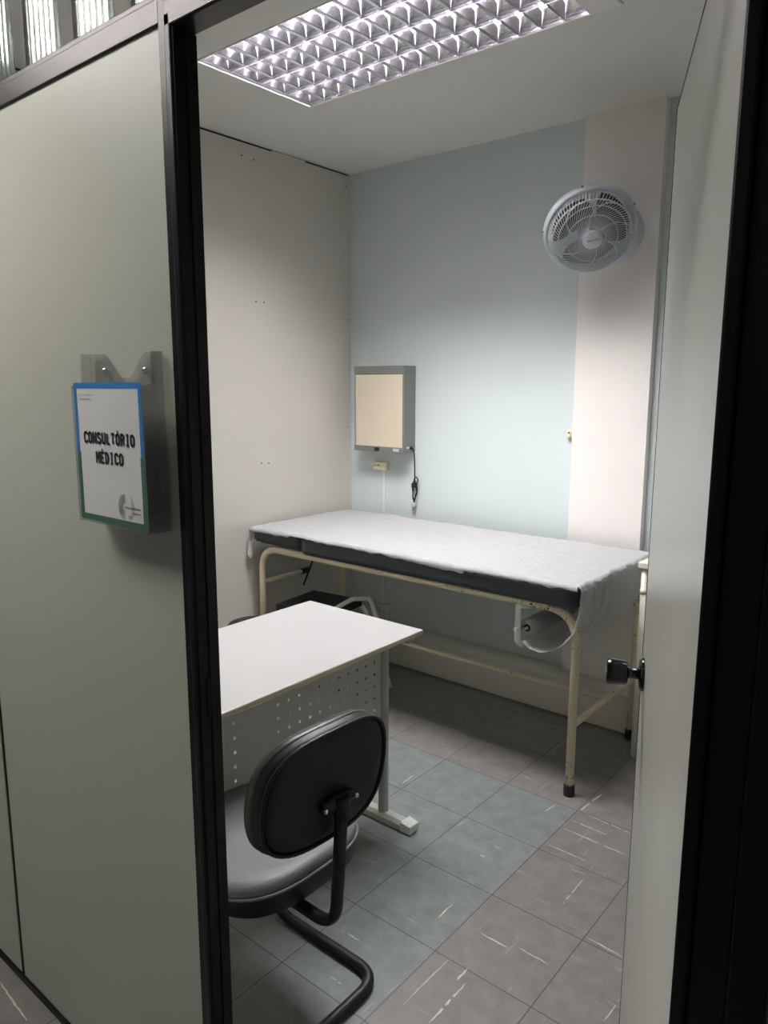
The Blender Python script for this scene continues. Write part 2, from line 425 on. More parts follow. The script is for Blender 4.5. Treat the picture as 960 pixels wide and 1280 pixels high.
# ------------------------------------------------------------------ door leaf, swung inwards
H = Vector((-.213, .765, 0)); E_ = Vector((-.530, 1.500, 0)); dd = (E_-H).normalized(); dn_ = Vector((dd.y, -dd.x, 0))  # dn_: away from the camera side
DL = (E_-H).length
def dpt(s, t, z): return H+dd*s+dn_*t+Vector((0, 0, z))
def dbox(bm, s0, s1, t0, t1, z0, z1, bev=0):
    n0 = len(bm.verts); b2 = new(); box(b2, s0, s1, t0, t1, z0, z1, bev)
    for v in b2.verts: v.co = dpt(v.co.x, v.co.y, v.co.z)
    me = bpy.data.meshes.new('t'); b2.to_mesh(me); b2.free(); bm.from_mesh(me); bpy.data.meshes.remove(me)
bm = new(); dbox(bm, .0, DL-.004, 0, .035, .008, 2.057)
door = struct('door_1', bm, M_door)
bm = new(); dbox(bm, DL-.004, DL, -.001, .036, .006, 2.060, .0008); dbox(bm, 0, DL-.004, -.001, .036, 2.057, 2.060)
obj('edge_strip', bm, M_blackpl, door)
kb = dpt(DL-.062, 0, .972)
axis = -dn_
q = axis.to_track_quat('Z', 'Y').to_matrix().to_4x4(); Mk = Matrix.Translation(kb) @ q
bm = new()
lathe(bm, [(0, 0), (.034, 0), (.034, .004), (.028, .009), (.012, .011), (.011, .028), (.0125, .030), (.0225, .0315), (.0240, .036), (.0262, .062), (.0266, .070), (.0245, .0725), (0, .0725)], Mk, 32)
kn = obj('door_knob', bm, M_knob, door)
bm = new(); lathe(bm, [(0, .0735), (.008, .0735), (.0085, .072)], Mk, 16); obj('knob_button', bm, M_chrome, kn)

# ------------------------------------------------------------------ ceiling lights with parabolic louvre
def louvre_light(name, label, x0, x1, y0, y1, xs1, nx, ny, tm, blades=True):
    t = thing(name, label, 'ceiling light', ((x0+x1)/2, (y0+y1)/2, ZC))
    g = .002; z = ZC
    bm = new()   # housing: white lacquered box open at the bottom
    box(bm, x0+g, x0+.006, y0+g, y1-g, z-.002, z+.145); box(bm, x1-.006, x1-g, y0+g, y1-g, z-.002, z+.145)
    box(bm, x0+.006, x1-.006, y0+g, y0+.006, z-.002, z+.145); box(bm, x0+.006, x1-.006, y1-.006, y1-g, z-.002, z+.145)
    box(bm, x0+.006, x1-.006, y0+.006, y1-.006, z+.140, z+.145)
    if xs1 < x1-.02: box(bm, xs1+.004, x1-.006, y0+.006, y1-.006, z-.004, z+.02)
    obj('housing', bm, M_white, t)
    X0, X1, Y0, Y1 = x0+.008, xs1, y0+.008, y1-.008
    w = (Y1-Y0)/ny; d = (X1-X0)/nx; hh = .052 if blades else .03
    for j in range(ny):
        bm = new(); cy = Y0+w*(j+.5)
        for s in (-1, 1):      # parabolic side reflectors of this row
            P = []
            for k in range(7):
                q = k/6; P.append((cy+s*(w/2-.001-.022*q**1.8), z+hh*q))
            for k in range(6):
                (ya, za), (yb, zb) = P[k], P[k+1]
                vs = [bm.verts.new(v) for v in ((X0, ya, za), (X1, ya, za), (X1, yb, zb), (X0, yb, zb))]
                bm.faces.new(vs).smooth = True
        # flat lips join the rows at the bottom
        obj('row_reflector', bm, M_reflect, t)
        for i in range(nx+1 if blades else 0):  # V-shaped cross blades
            bm = new(); cx = X0+d*i; n = 6; rows = []
            for k in list(range(-4, 5)):
                q = abs(k)/4; off = (1 if k > 0 else -1)*(.011*q**1.7)
                rows.append([bm.verts.new((cx+off, cy+(-.5+m_/n)*2*(w/2-.001-.022*q**1.8), z+.002+(hh-.012)*q+.012*(1-abs(2*m_/n-1)**2)*q)) for m_ in range(n+1)])
            for a, b in zip(rows, rows[1:]):
                for m_ in range(n):
                    bm.faces.new((a[m_], a[m_+1], b[m_+1], b[m_])).smooth = True
            obj('cross_blade', bm, M_reflect, t)
        bm = new()
        tube(bm, [(X0+.01, cy, z+hh+.026), (X1-.01, cy, z+hh+.026)], .013, 10)
        obj('lamp_tube', bm, tm, t)
    return t
louvre_light('ceiling_light', 'lit recessed fluorescent ceiling light with mirror louvre above the desk', LX0, LX1, LY0, LY1, -1.146, 15, 4, M_tube)
louvre_light('ceiling_light', 'lit recessed open reflector ceiling light over the corridor outside the doorway', CX0, CX1, CY0, CY1, CX1-.008, 12, 4, M_tube2, False)

# ------------------------------------------------------------------ desk
t = thing('desk', 'white topped office desk with grey perforated modesty panel', 'desk', (-1.68, 1.36, 0))
DX0, DX1, DY0, DY1 = -1.955, -1.418, .790, 1.928
bm = new(); box(bm, DX0, DX1, DY0, DY1, .7255, .7435, .003, 2)
for f in bm.faces:
    f.material_index = 0 if abs(f.normal.z) > .5 and f.calc_center_median().z > .74 else 1
obj('desktop', bm, [M_desk, M_deskedge], t, recalc=True)
bm = new()
# perforated panel: grid of square cells, each with a real octagonal hole
PX = -1.572; c = .0445; HY = [1.853-c*i for i in range(11)]+[1.243-c*i for i in range(10)]
HZ = [.612-.0435*i for i in range(6)]
ys = sorted({round(y+s*c/2, 5) for y in HY for s in (-1, 1)} | {1.893, .80})
def col_is_hole(y): return any(abs(y-h) < .012 for h in HY)
vc = {}
def V(y, z):
    k = (round(y, 4), round(z, 4))
    if k not in vc: vc[k] = bm.verts.new((PX, y, z))
    return vc[k]
hz = .0435; zs = [.385]+[HZ[5]-hz/2+hz*i for i in range(7)]+[.70]
zs = sorted(set(round(z, 5) for z in zs if z >= .36)); zs[0] = .368
for a, b in zip(ys, ys[1:]):
    if b-a < .002: continue
    yc = (a+b)/2
    for z0, z1 in zip(zs, zs[1:]):
        zc = (z0+z1)/2
        if col_is_hole(yc) and b-a < .05 and any(abs(zc-h) < .006 for h in HZ):
            r = .0053
            sq = [(a, z0), (yc, z0), (b, z0), (b, zc), (b, z1), (yc, z1), (a, z1), (a, zc)]
            an = [225, 270, 315, 0, 45, 90, 135, 180]
            inn = [bm.verts.new((PX, yc+r*math.cos(math.radians(g)), zc+r*math.sin(math.radians(g)))) for g in an]
            out = [V(*s) for s in sq]
            for k in range(8):
                bm.faces.new((out[k], out[(k+1) % 8], inn[(k+1) % 8], inn[k]))
        else:
            bm.faces.new((V(a, z0), V(b, z0), V(b, z1), V(a, z1)))
pn = obj('modesty_panel', bm, M_greym, t)
sm = pn.modifiers.new('thick', 'SOLIDIFY'); sm.thickness = .0015
for yy in (1.905, .83):
    bm = new()
    tube(bm, [(-1.573, yy, .035), (-1.573, yy, .715)], .0185, 20)
    tube(bm, [(-1.86, yy, .035), (-1.86, yy, .715)], .0185, 20)
    box(bm, -1.93, -1.45, yy-.02, yy+.02, .698, .722, .003)
    leg = obj('leg', bm, M_deskleg, t, smooth=40)
    bm = new()
    poly = [(-.026, .006), (.026, .006), (.024, .024), (.014, .037), (-.014, .037), (-.024, .024)]
    prism(bm, poly, lambda p_: (-1.93, yy+p_[0], p_[1]), lambda p_: (-1.475, yy+p_[0], p_[1]))
    box(bm, -1.91, -1.50, yy-.02, yy+.02, .0, .007)
    ft = obj('foot_rail', bm, M_deskleg, leg)
    bm = new()
    for k in range(6):     # ribbed end caps
        xx = -1.475+k*.007
        h = .040-.001*k
        box(bm, xx, xx+.0052, yy-.028+k*.0006, yy+.028-k*.0006, .004, h, .0015, 1)
        box(bm, xx, xx+.007, yy-.025, yy+.025, .006, h-.003)
    obj('end_cap', bm, M_whitepl, leg)
    bm = new(); lathe(bm, [(0, 0), (.016, 0), (.016, .008), (0, .008)], Matrix.Translation((-1.60, yy+.0, 0)), 16); bm.free()

# ------------------------------------------------------------------ visitor chair in front of the desk
def sup(a, b, e, n=48):
    out = []
    for k in range(n):
        th = 2*PI*k/n; c_, s_ = math.cos(th), math.sin(th)
        out.append((a*math.copysign(abs(c_)**(2/e), c_), b*math.copysign(abs(s_)**(2/e), s_)))
    return out
def pad(bm, outline, prof, place, mi=None):
    """stack scaled copies of outline: prof = [(scale, inset, height)], place(u,v,h) -> xyz"""
    rings = []
    for sc_, h in prof:
        rm = max(abs(v) for u, v in outline)
        rings.append([bm.verts.new(place(u*(1-sc_/rm), v*(1-sc_/rm), h)) for u, v in outline])
    n = len(outline)
    for i, (A, B) in enumerate(zip(rings, rings[1:])):
        for k in range(n):
            f = bm.faces.new((A[k], A[(k+1) % n], B[(k+1) % n], B[k])); f.smooth = True
            if mi: f.material_index = mi[i]
    for R_, inv, ix in ((rings[0], True, 0), (rings[-1], False, -1)):
        cpt = sum((v.co for v in R_), Vector())/n
        cv = bm.verts.new(cpt)
        for k in range(n):
            f = bm.faces.new((R_[(k+1) % n], R_[k], cv) if inv else (R_[k], R_[(k+1) % n], cv)); f.smooth = True
            if mi: f.material_index = mi[ix]
CYC = 1.085
t = thing('office_chair', 'black cantilever office chair with grey vinyl seat at the near side of the desk', 'chair', (-1.30, CYC, 0))
# seat: outline in x (depth) and y (width)
def seat_place(u, v, h):
    dip = .006*math.cos(min(1, abs(v)/.22)*PI/2) if h > .453 else 0
    return (-1.300+u, CYC+.014+v, h+.030-dip+.010*max(0, u/.2)**2*(1 if h > .4 else 0))
so = sup(.210, .215, 3.0)
bm = new()
pad(bm, so, [(.035, .372), (.008, .375), (.002, .384), (.0, .418)], seat_place)
seat_shell = obj('seat_shell', bm, M_blackpl, t, smooth=40)
bm = new()
pad(bm, so, [(.002, .417), (.001, .428), (.007, .442), (.022, .450), (.06, .454), (.12, .456), (.18, .457)], seat_place)
obj('seat', bm, M_vinyl, t)
bm = new()
tube(bm, [seat_place(u*1.004, v*1.004, .420) for u, v in so], .0035, 8, closed=True)
obj('seat_piping', bm, M_vinyl, seat_shell)
# back: outline in y (width) and height, curved about the sitter
BX, BZ = -1.055, .700
def back_place(u, v, h):
    # u width, v height, h outward (towards the camera side = +x)
    cx = BX+h+.10*v - .45*u*u + .15*max(0, -v)**1.2*0
    rot = .10
    return (cx+rot*u*.6, CYC-.012+u, BZ+v+.02*u)
bo = []
for u, v in sup(.186, .137, 3.1):
    bo.append((u*(1-.06*(v/.15) if v > 0 else 1+.03*(v/.15)), v))
bm = new()
pad(bm, bo, [(.030, .030), (.016, .029), (.006, .022), (.003, .012), (.0, .004)], back_place)
bs = obj('back_shell', bm, M_blackpl, t, smooth=50)
bm = new()
pad(bm, bo, [(.002, .004), (.0, -.012), (.004, -.026), (.016, -.038), (.05, -.046), (.09, -.048)], back_place)
obj('backrest', bm, M_blackv, t)
bm = new()
tube(bm, [back_place(u*.965, v*.955, .0265) for u, v in bo], .0045, 8, closed=True)
obj('shell_rim', bm, M_blackpl, bs)
# bracket with two bolts
bcy, bcz = CYC, .668
bm = new()
bp_ = [back_place(u, bcz-BZ-.01+.0*u, .036) for u in (-.066, -.048, -.022, .002, .022)]
bp_ = [(a+.001, b+.034, c_) for a, b, c_ in bp_]
tube(bm, bp_, [.010, .0145, .0155, .0145, .010], 12, sy=1.25, up=(0, 0, 1))
tube(bm, [(bp_[2][0]+.008, bp_[2][1], bp_[2][2]+.014), (bp_[2][0]+.014, bp_[2][1], bp_[2][2]-.03)], .019, 14)
br = obj('bracket', bm, M_blackpl, t, smooth=40)
for i in (0, 4):
    bm = new()
    lathe(bm, [(0, .006), (.005, .005), (.0062, .002), (.0062, -.004)], Matrix.Translation((bp_[i][0]+.0105, bp_[i][1], bp_[i][2])) @ Matrix.Rotation(PI/2, 4, 'Y'), 14)
    obj('bolt', bm, M_chrome, br)
PXc, PYc = bp_[2][0]+.012, bp_[2][1]
bm = new()
tube(bm, fillet([(PXc, PYc, bp_[2][2]), (PXc+.002, PYc-.026, .372), (-1.36, PYc-.03, .385)], [0, .055, 0], 10), .0165, 16, sy=.75, up=(1, 0, 0))
obj('back_post', bm, M_blackpl, t)
bm = new()
r1 = CYC+.236; r0 = CYC-.236
ctrl = [(-1.22, CYC+.11, .386), (-1.45, CYC+.12, .386), (-1.525, r1-.03, .365), (-1.500, r1, .0155), (-1.106, r1, .0155), (-1.106, r0, .0155), (-1.500, r0, .0155), (-1.525, r0+.03, .365), (-1.45, CYC-.12, .386), (-1.22, CYC-.11, .386)]
tube(bm, fillet(ctrl, [0, .05, .05, .07, .075, .075, .07, .05, .05, 0], 9), .0150, 16)
obj('leg', bm, M_blackpl, t)
bm = new(); box(bm, -1.42, -1.20, CYC-.12, CYC+.12, .386, .404, .003)
obj('seat_plate', bm, M_blackpl, t)

# ------------------------------------------------------------------ round stool beyond the desk
SX, SY = -2.575, 2.165
t = thing('round_stool', 'black round padded stool peeking over the far edge of the desk', 'stool', (SX, SY, 0))
bm = new(); lathe(bm, [(0, .395), (.105, .395), (.118, .402), (.122, .420), (.118, .446), (.110, .462), (.090, .470), (0, .474)], Matrix.Translation((SX, SY, 0)), 40)
obj('seat', bm, M_rubber, t)
bm = new(); lathe(bm, [(.1205, .404), (.125, .407), (.125, .413), (.1205, .416)], Matrix.Translation((SX, SY, 0)), 40)
obj('seat_band', bm, M_chrome, t)
for k in range(4):
    a = PI/4+k*PI/2
    bm = new(); tube(bm, [(SX+.07*math.cos(a), SY+.07*math.sin(a), .40), (SX+.15*math.cos(a), SY+.15*math.sin(a), .0)], .010, 10)
    obj('leg', bm, M_blackpl, t)
bm = new(); tube(bm, [(SX+.115*math.cos(2*PI*k/32), SY+.115*math.sin(2*PI*k/32), .17) for k in range(32)], .007, 8, closed=True)
obj('foot_ring', bm, M_blackpl, t)

# ------------------------------------------------------------------ examination couch
t = thing('examination_couch', 'cream tubular steel examination couch with dark grey mattress by the back wall', 'couch', (-2.0, 2.79, 0))
cy0, cy1 = 2.486, 3.092; TX0, TX1 = -2.868, -1.128; R = .0165
for yy in (cy0, cy1):
    bm = new()
    tube(bm, fillet([(TX0, yy, .03), (TX0, yy, .728), (TX1, yy, .728), (TX1, yy, .03)], [0, .125, .125, 0], 12), R, 18)
    fr = obj('tube_frame', bm, M_rust, t)
    for xx in (TX0, TX1):
        bm = new(); lathe(bm, [(0, 0), (.0215, 0), (.0215, .040), (.0195, .046), (.0165, .046)], Matrix.Translation((xx, yy, 0)), 20)
        obj('foot_cap', bm, M_rubber, fr)
for xx, zz, r_ in ((TX0, .545, .011), (TX1, .282, .0125), (TX0, .282, .0125)):
    bm = new(); tube(bm, [(xx, cy0+.012, zz), (xx, cy1-.012, zz)], r_, 14)
    obj('cross_bar', bm, M_rust, t)
bm = new(); tube(bm, [(TX0+.01, 2.80, .282), (TX1-.01, 2.80, .282)], .0105, 12); obj('long_stretcher', bm, M_rust, t)
for xx in (-2.45, -2.0, -1.4):
    bm = new(); box(bm, xx, xx+.03, cy0, cy1, .722, .742); obj('bed_slat', bm, M_rust, t)
def soft_box(bm, x0, x1, y0, y1, z0, z1, amp, nx=40, ny=20, seed=0):
    b2 = new(); box(b2, x0, x1, y0, y1, z0, z1)
    bmesh.ops.bevel(b2, geom=list(b2.edges), offset=.012, segments=3, affect='EDGES')
    long_e = [e for e in b2.edges if abs(e.verts[0].co.x-e.verts[1].co.x) > .3*(x1-x0)]
    bmesh.ops.subdivide_edges(b2, edges=long_e, cuts=nx, use_grid_fill=True)
    ee = [e for e in b2.edges if abs(e.verts[0].co.y-e.verts[1].co.y) > .3*(y1-y0)]
    bmesh.ops.subdivide_edges(b2, edges=ee, cuts=ny, use_grid_fill=True)
    ez = [e for e in b2.edges if abs(e.verts[0].co.z-e.verts[1].co.z) > .3*(z1-z0)]
    bmesh.ops.subdivide_edges(b2, edges=ez, cuts=5, use_grid_fill=True)
    for v in b2.verts:
        if v.co.z < z0+.004: continue
        nn = noise.noise(Vector((v.co.x*9+seed, v.co.y*9, v.co.z*22)))
        v.co.y -= amp*nn if v.co.y < y0+.03 else 0
    for f in b2.faces: f.smooth = True
    me = bpy.data.meshes.new('t'); b2.to_mesh(me); b2.free(); bm.from_mesh(me); bpy.data.meshes.remove(me)
bm = new(); soft_box(bm, -2.545, -1.118, 2.448, 3.165, .743, .828, .004)
obj('mattress', bm, M_mattress, t)
bm = new(); soft_box(bm, -2.900, -2.552, 2.455, 3.165, .762, .826, .006, 12, 12, 5)
obj('headrest', bm, M_mattress, t)
bm = new(); box(bm, -2.89, -2.57, 2.50, 3.12, .748, .762)
hf = obj('headrest_board', bm, M_blackpl, t)
bm = new()
tube(bm, [(-2.745, 2.80, .75), (-2.888, 2.80, .458)], .0055, 8); tube(bm, [(TX0-.01, 2.78, .549), (TX0+.045, 2.78, .558)], .010, 8)
tube(bm, [(TX0, 2.765, .545), (TX0, 2.815, .545)], .0165, 10)
obj('headrest_strut', bm, M_rubber, t)
# roll holder brackets on both long rails
RX, RZ = -1.345, .612
for yy, sgn in ((cy0, 1), (cy1, -1)):
    bm = new()
    y0_ = yy+sgn*.004
    path = fillet([(RX-.0+.02, y0_, .716), (RX-.03, y0_, .704), (RX-.03, y0_, .560), (RX-.005, y0_+sgn*.004, .545)], [0, .012, .01, 0], 4)
    tube(bm, path, .0135, 10, sy=.22, up=(0, 1, 0))
    bk = obj('roll_bracket', bm, M_whitepl, t)
    bm = new(); tube(bm, [(RX-.03, y0_-sgn*.022, RZ), (RX-.03, y0_+sgn*.03, RZ)], .0065, 10)
    obj('pin', bm, M_creampl, bk)
# paper roll
o = None
bm = new()
Mr = Matrix.Translation((RX-.005, cy0+.035, RZ)) @ Matrix.Rotation(-PI/2, 4, 'X')
lathe(bm, [(.014, .0), (.036, .0), (.036, .535), (.014, .535), (.014, 0)], Mr, 36)
rt = thing('paper_roll', 'white paper roll on the holder under the right end of the couch', 'paper roll', (RX, cy0, RZ))
obj('paper', bm, M_paper, rt)
bm = new(); lathe(bm, [(.0085, -.004), (.0138, -.004), (.0138, .539), (.0085, .539), (.0085, -.004)], Mr, 24)
obj('core', bm, M_rubber, rt)
bm = new(); tube(bm, [(RX-.005, cy0+.02, RZ), (RX-.005, cy1-.02, RZ)], .006, 8); obj('spindle', bm, M_creampl, rt)

# draped paper sheet
def sheet():
    bm = new(); prof = []
    # (x, z) profile of the sheet from hanging left end, over the top, down the right end and into the roll
    P = [(-2.912, .828), (-2.905, .833)]
    n = 300
    for k in range(n+1): P.append((-2.895+(2.895-1.112)*k/n, .8335))
    curve = [(-1.103, .828), (-1.100, .815), (-1.101, .77), (-1.106, .72), (-1.122, .660), (-1.155, .612), (-1.200, .573), (-1.240, .549), (-1.270, .541), (-1.310, .545), (-1.345, .572)]
    for a, b in zip(curve, curve[1:]):
        for k in range(8): P.append((a[0]+(b[0]-a[0])*k/8, a[1]+(b[1]-a[1])*k/8))
    P.append(curve[-1])
    top = [i for i, p_ in enumerate(P) if p_[1] > .827 and p_[0] < -1.105]
    nt_ = 120; Y0s, Y1s = 2.446, 3.172; rings = []
    for i, (x, z) in enumerate(P):
        row = []
        ontop = i <= top[-1]
        if ontop:  # front droop, three rows
            dr = .010+.030*max(0, noise.noise(Vector((x*3.1, 3.3, 1)))+.28)+.008*noise.noise(Vector((x*16, 1, 4)))
            if x > -1.6: dr = .012+.02*(x+1.6)*.8*0+.006*noise.noise(Vector((x*20, 1, 4)))
            if -2.62 < x < -2.50: dr = max(.002, dr*.3)
            for q in (1., .66, .33): row.append((x, Y0s-.003-.002*math.sin(q*PI), .829-dr*q))
        else:
            for q in (1., .66, .33): row.append(None)
        for j in range(nt_+1):
            s = j/nt_; y = Y0s+(Y1s-Y0s)*s
            w = 0
            if ontop:
                w = .007*abs(noise.noise(Vector((x*4+y*3, y*9, 0))))+.0045*abs(noise.noise(Vector((x*16, y*24, 3))))
                w += .0030*(.5-abs(noise.noise(Vector((x*22+3*noise.noise(Vector((x*8, y*8, 1))), y*26, 7)))))*2*(.45+.9*max(0, x+2.2)) + .0012*noise.noise(Vector((x*60, y*60, 2)))
                if -2.60 < x < -2.50: w += .003
                row.append((x, y, z+w))
            else:
                k = (z-.54)/.28
                nx_ = .010*noise.noise(Vector((y*14, z*5, 2)))*(1-k*.6)+.006*noise.noise(Vector((y*38, z*20, 5)))+.0025*noise.noise(Vector((y*90, z*60, 8)))
                inset = max(0, (.72-z))*.0 + .02*max(0, (.75-z))
                yy = Y0s+(.03 if z < .62 else 0)*min(1, (.62-z)/.05 if z < .62 else 0)+(Y1s-Y0s-.11*max(0, min(1, (.80-z)/.2)))*s
                row.append((x+nx_, yy, z+.008*noise.noise(Vector((y*10, x*7, 9)))*(1-k)))
        rings.append([bm.verts.new(r_) if r_ else None for r_ in row])
    for A, B in zip(rings, rings[1:]):
        for k in range(len(A)-1):
            if None in (A[k], A[k+1], B[k], B[k+1]): continue
            bm.faces.new((A[k], A[k+1], B[k+1], B[k])).smooth = True
    # left end hanging flap: long at the front corner, short further back
    A = rings[0]
    prev = [v for v in A if v]
    lens = []
    for v in prev:
        y = v.co.y
        L = .03+.125*max(0, 1-((y-2.444)/.055)**2) if y < 2.50 else .03+.01*noise.noise(Vector((y*9, 0, 0)))
        lens.append(L)
    for k in range(1, 11):
        q = k/10; cur = []
        for v, L in zip([v for v in A if v], lens):
            y = v.co.y
            x = -2.916-.006*math.sin(q*PI*2.2+y*30)*q-.004*noise.noise(Vector((y*30, q*4, 1)))
            cur.append(bm.verts.new((max(x, -2.945), y+.012*q*math.sin(q*6)*(1 if y < 2.5 else .2), .826-L*q)))
        for a in range(len(cur)-1):
            bm.faces.new((prev[a], prev[a+1], cur[a+1], cur[a])).smooth = True
        prev = cur
    return bm
o = obj('paper_sheet', sheet(), M_paper)
tag(o, 'crinkled white disposable paper sheet covering the couch mattress', 'paper sheet')

# ------------------------------------------------------------------ step stool under the couch
ang = math.atan2(2.78-2.478, -2.88+2.718)
SC = Vector((-2.58, 2.645, 0)); ea = Vector((.93, .12, 0)).normalized()
ea = Vector((2.478-2.478+.318, .038, 0)).normalized(); eb = Vector((-.16, .30, 0)).normalized()
ex = Vector((.99, .12, 0)).normalized(); ey = Vector((-ex.y, ex.x, 0))
t = thing('step_stool', 'black topped step stool with curved cream tubes under the couch', 'step stool', SC)
def sp(a, b, z): return SC+ex*a+ey*b+Vector((0, 0, z))
def sbox(bm, a0, a1, b0, b1, z0, z1, bev=0):
    b2 = new(); box(b2, a0, a1, b0, b1, z0, z1, bev)
    for v in b2.verts: v.co = sp(v.co.x, v.co.y, v.co.z)
    me = bpy.data.meshes.new('t'); b2.to_mesh(me); b2.free(); bm.from_mesh(me); bpy.data.meshes.remove(me)
bm = new(); sbox(bm, -.19, .13, -.155, .155, .415, .452, .004); obj('step', bm, M_rubber, t)
bm = new(); sbox(bm, .13, .30, -.15, .15, .20, .235, .004); obj('step', bm, M_rubber, t)
for b in (-.165, .165):
    bm = new()
    tube(bm, fillet([sp(-.19, b, 0.0), sp(-.17, b, .425), sp(.13, b, .425), sp(.30, b, 0)], [0, .05, .10, 0], 8), .0115, 12)
    tube(bm, [sp(-.18, b, .20), sp(.22, b, .20)], .010, 10)
    obj('tube_frame', bm, M_creamw, t)
bm = new(); tube(bm, fillet([sp(.10, -.10, .44), sp(.19, -.02, .505), sp(.23, .08, .49), sp(.24, .12, .38), sp(.25, .15, .22)], [0, .04, .04, .04, 0], 6), .0115, 12)
tube(bm, [sp(.10, -.10, .44), sp(.11, -.155, .425)], .0115, 12)
obj('side_tube', bm, M_creamw, t)

# ------------------------------------------------------------------ small white table at the right end
t = thing('side_table', 'small cream metal side table half hidden behind the open door', 'table', (-.85, 3.0, 0))
ax0, ax1, ay0, ay1 = -1.072, -.60, 2.915, 3.105
bm = new(); box(bm, ax0, ax1, ay0, ay1, .822, .848, .004); obj('tabletop', bm, M_creamw, t)
for xx in (ax0+.022, ax1-.022):
    for yy in (ay0+.02, ay1-.014):
        bm = new(); tube(bm, [(xx, yy, 0), (xx, yy, .824)], .0125, 14); tube(bm, [(xx, yy, .715), (xx, yy, .735)], .0145, 14)
        obj('leg', bm, M_creamw, t)
bm = new(); box(bm, ax0+.02, ax1-.02, ay0+.02, ay1-.02, .30, .315, .003); obj('shelf', bm, M_creamw, t)

# ------------------------------------------------------------------ X-ray viewer
vx0, vx1, vy, vz0, vz1 = -2.836, -2.480, 3.172, 1.186, 1.655
t = thing('xray_viewer', 'grey wall-mounted x-ray viewing box with ivory screen', 'x-ray viewer', ((vx0+vx1)/2, YB, 1.186))
bm = new(); box(bm, vx0, vx1, vy, YB, vz0, vz1, .003)
box(bm, vx0, vx1, vy-.004, vy, vz1-.042, vz1, .001)
box(bm, vx0, vx1, vy-.004, vy, vz0, vz0+.030, .001)
obj('housing', bm, M_xgrey, t)
bm = new(); box(bm, vx0+.011, vx1-.010, vy-.003, vy-.0, vz0+.030, vz1-.046, .001)
obj('screen', bm, M_xscreen, t)
bm = new(); box(bm, -2.682, -2.652, vy-.010, vy-.003, vz0+.006, vz0+.024, .001); obj('switch', bm, M_blackpl, t)
bm = new(); box(bm, -2.552, -2.510, vy-.0055, vy-.0035, vz0+.007, vz0+.024); lb = obj('label_plate', bm, M_greym, t)
bm = new()
for i in range(3): box(bm, -2.545+.003*0, -2.535, vy-.0062, vy-.0054, vz0+.011+i*.004, vz0+.0125+i*.004)
for i in range(3): box(bm, -2.530, -2.514, vy-.0062, vy-.0054, vz0+.010+i*.005, vz0+.0118+i*.005)
obj('printed_marks', bm, M_whitepl, lb)
bm = new(); box(bm, vx1-.001, vx1+.002, 3.196, 3.218, vz0+.024, vz0+.034); obj('side_label', bm, M_whitepl, t)
bm = new()
pts = [(vx1, 3.232, 1.212), (vx1+.012, 3.234, 1.214), (vx1+.016, 3.245, 1.18), (vx1+.012, 3.255, 1.10), (vx1+.011, 3.258, 1.03)]
tube(bm, fillet(pts, [0, .01, .02, .05, 0], 5), .0035, 8)
lathe(bm, [(0, .008), (.009, .008), (.009, -.002), (0, -.002)], Matrix.Translation((vx1, 3.232, 1.212)) @ Matrix.Rotation(PI/2, 4, 'Y'), 12)
loop = []
bx, by, bz = vx1+.011, 3.256, 1.02
for k in range(60):   # bundled loops
    a = k/60*2*PI*3
    loop.append((bx+(.012+.003*math.sin(k*.7))*math.cos(a), by+.005*math.sin(k*1.3), bz-.045+(.05+.006*math.sin(k))*math.sin(a)))
tube(bm, loop, .0033, 6)
lp2 = [(bx+.010+.013*math.cos(2*PI*k/20), by, bz+.015+.016*math.sin(2*PI*k/20)) for k in range(20)]
tube(bm, lp2, .003, 6, closed=True)
for zz in (bz-.01, bz-.022): tube(bm, [(bx-.018, by, zz), (bx+.018, by-.004, zz+.002)], .006, 8)
tube(bm, [(bx-.004, by, bz-.09), (bx-.003, by, bz-.115)], .004, 8)
cd = obj('power_cord', bm, M_rubber, t)
bm = new(); box(bm, bx-.014, bx+.008, by-.010, by+.010, bz-.138, bz-.112, .004)
for s in (-1, 1): tube(bm, [(bx-.003+s*.006, by, bz-.137), (bx-.006+s*.006, by, bz-.158)], .0022, 8)
obj('plug', bm, M_greym, cd)

# ------------------------------------------------------------------ outlets and conduit
t = thing('wall_outlet', 'cream surface-mounted socket box just under the x-ray viewer', 'outlet', (-2.716, YB, 1.09))
bm = new(); box(bm, -2.757, -2.664, YB-.032, YB, 1.074, 1.120, .004); obj('housing', bm, M_creampl, t)
bm = new()
for dx in (-.030, -.020, .0): lathe(bm, [(0, .001), (.0022, .001), (.0022, 0)], Matrix.Translation((-2.722+dx, YB-.0325, 1.098)) @ Matrix.Rotation(PI/2, 4, 'X'), 8)
for a in (.5, 1.6, 2.6): tube(bm, [(-2.722, YB-.0325, 1.097), (-2.722+.009*math.cos(a), YB-.0325, 1.097+.010*math.sin(a))], .0011, 6)
obj('socket_slots', bm, M_hole, t)
bm = new(); box(bm, -2.706, -2.688, YB-.010, YB, .272, 1.074, .001)
tag(obj('cable_conduit', bm, M_whitepl), 'thin white vertical cable conduit running down the pale blue wall', 'conduit')
t = thing('wall_outlet', 'low square double socket under the couch at the foot of the conduit', 'outlet', (-2.70, YB, .22))
bm = new(); box(bm, -2.735, -2.655, YB-.028, YB, .196, .272, .004); obj('housing', bm, M_whitepl, t)
bm = new()
for dx in (-.018, .016):
    for a in range(3): lathe(bm, [(0, .001), (.0028, .001), (.0028, 0)], Matrix.Translation((-2.695+dx+.007*math.cos(a*2.1), YB-.0285, .234+.008*math.sin(a*2.1))) @ Matrix.Rotation(PI/2, 4, 'X'), 8)
obj('socket_slots', bm, M_hole, t)
t = thing('wall_catch', 'small cream catch fixed beside the left edge of the white pillar', 'wall catch', (-1.552, YB, 1.33))
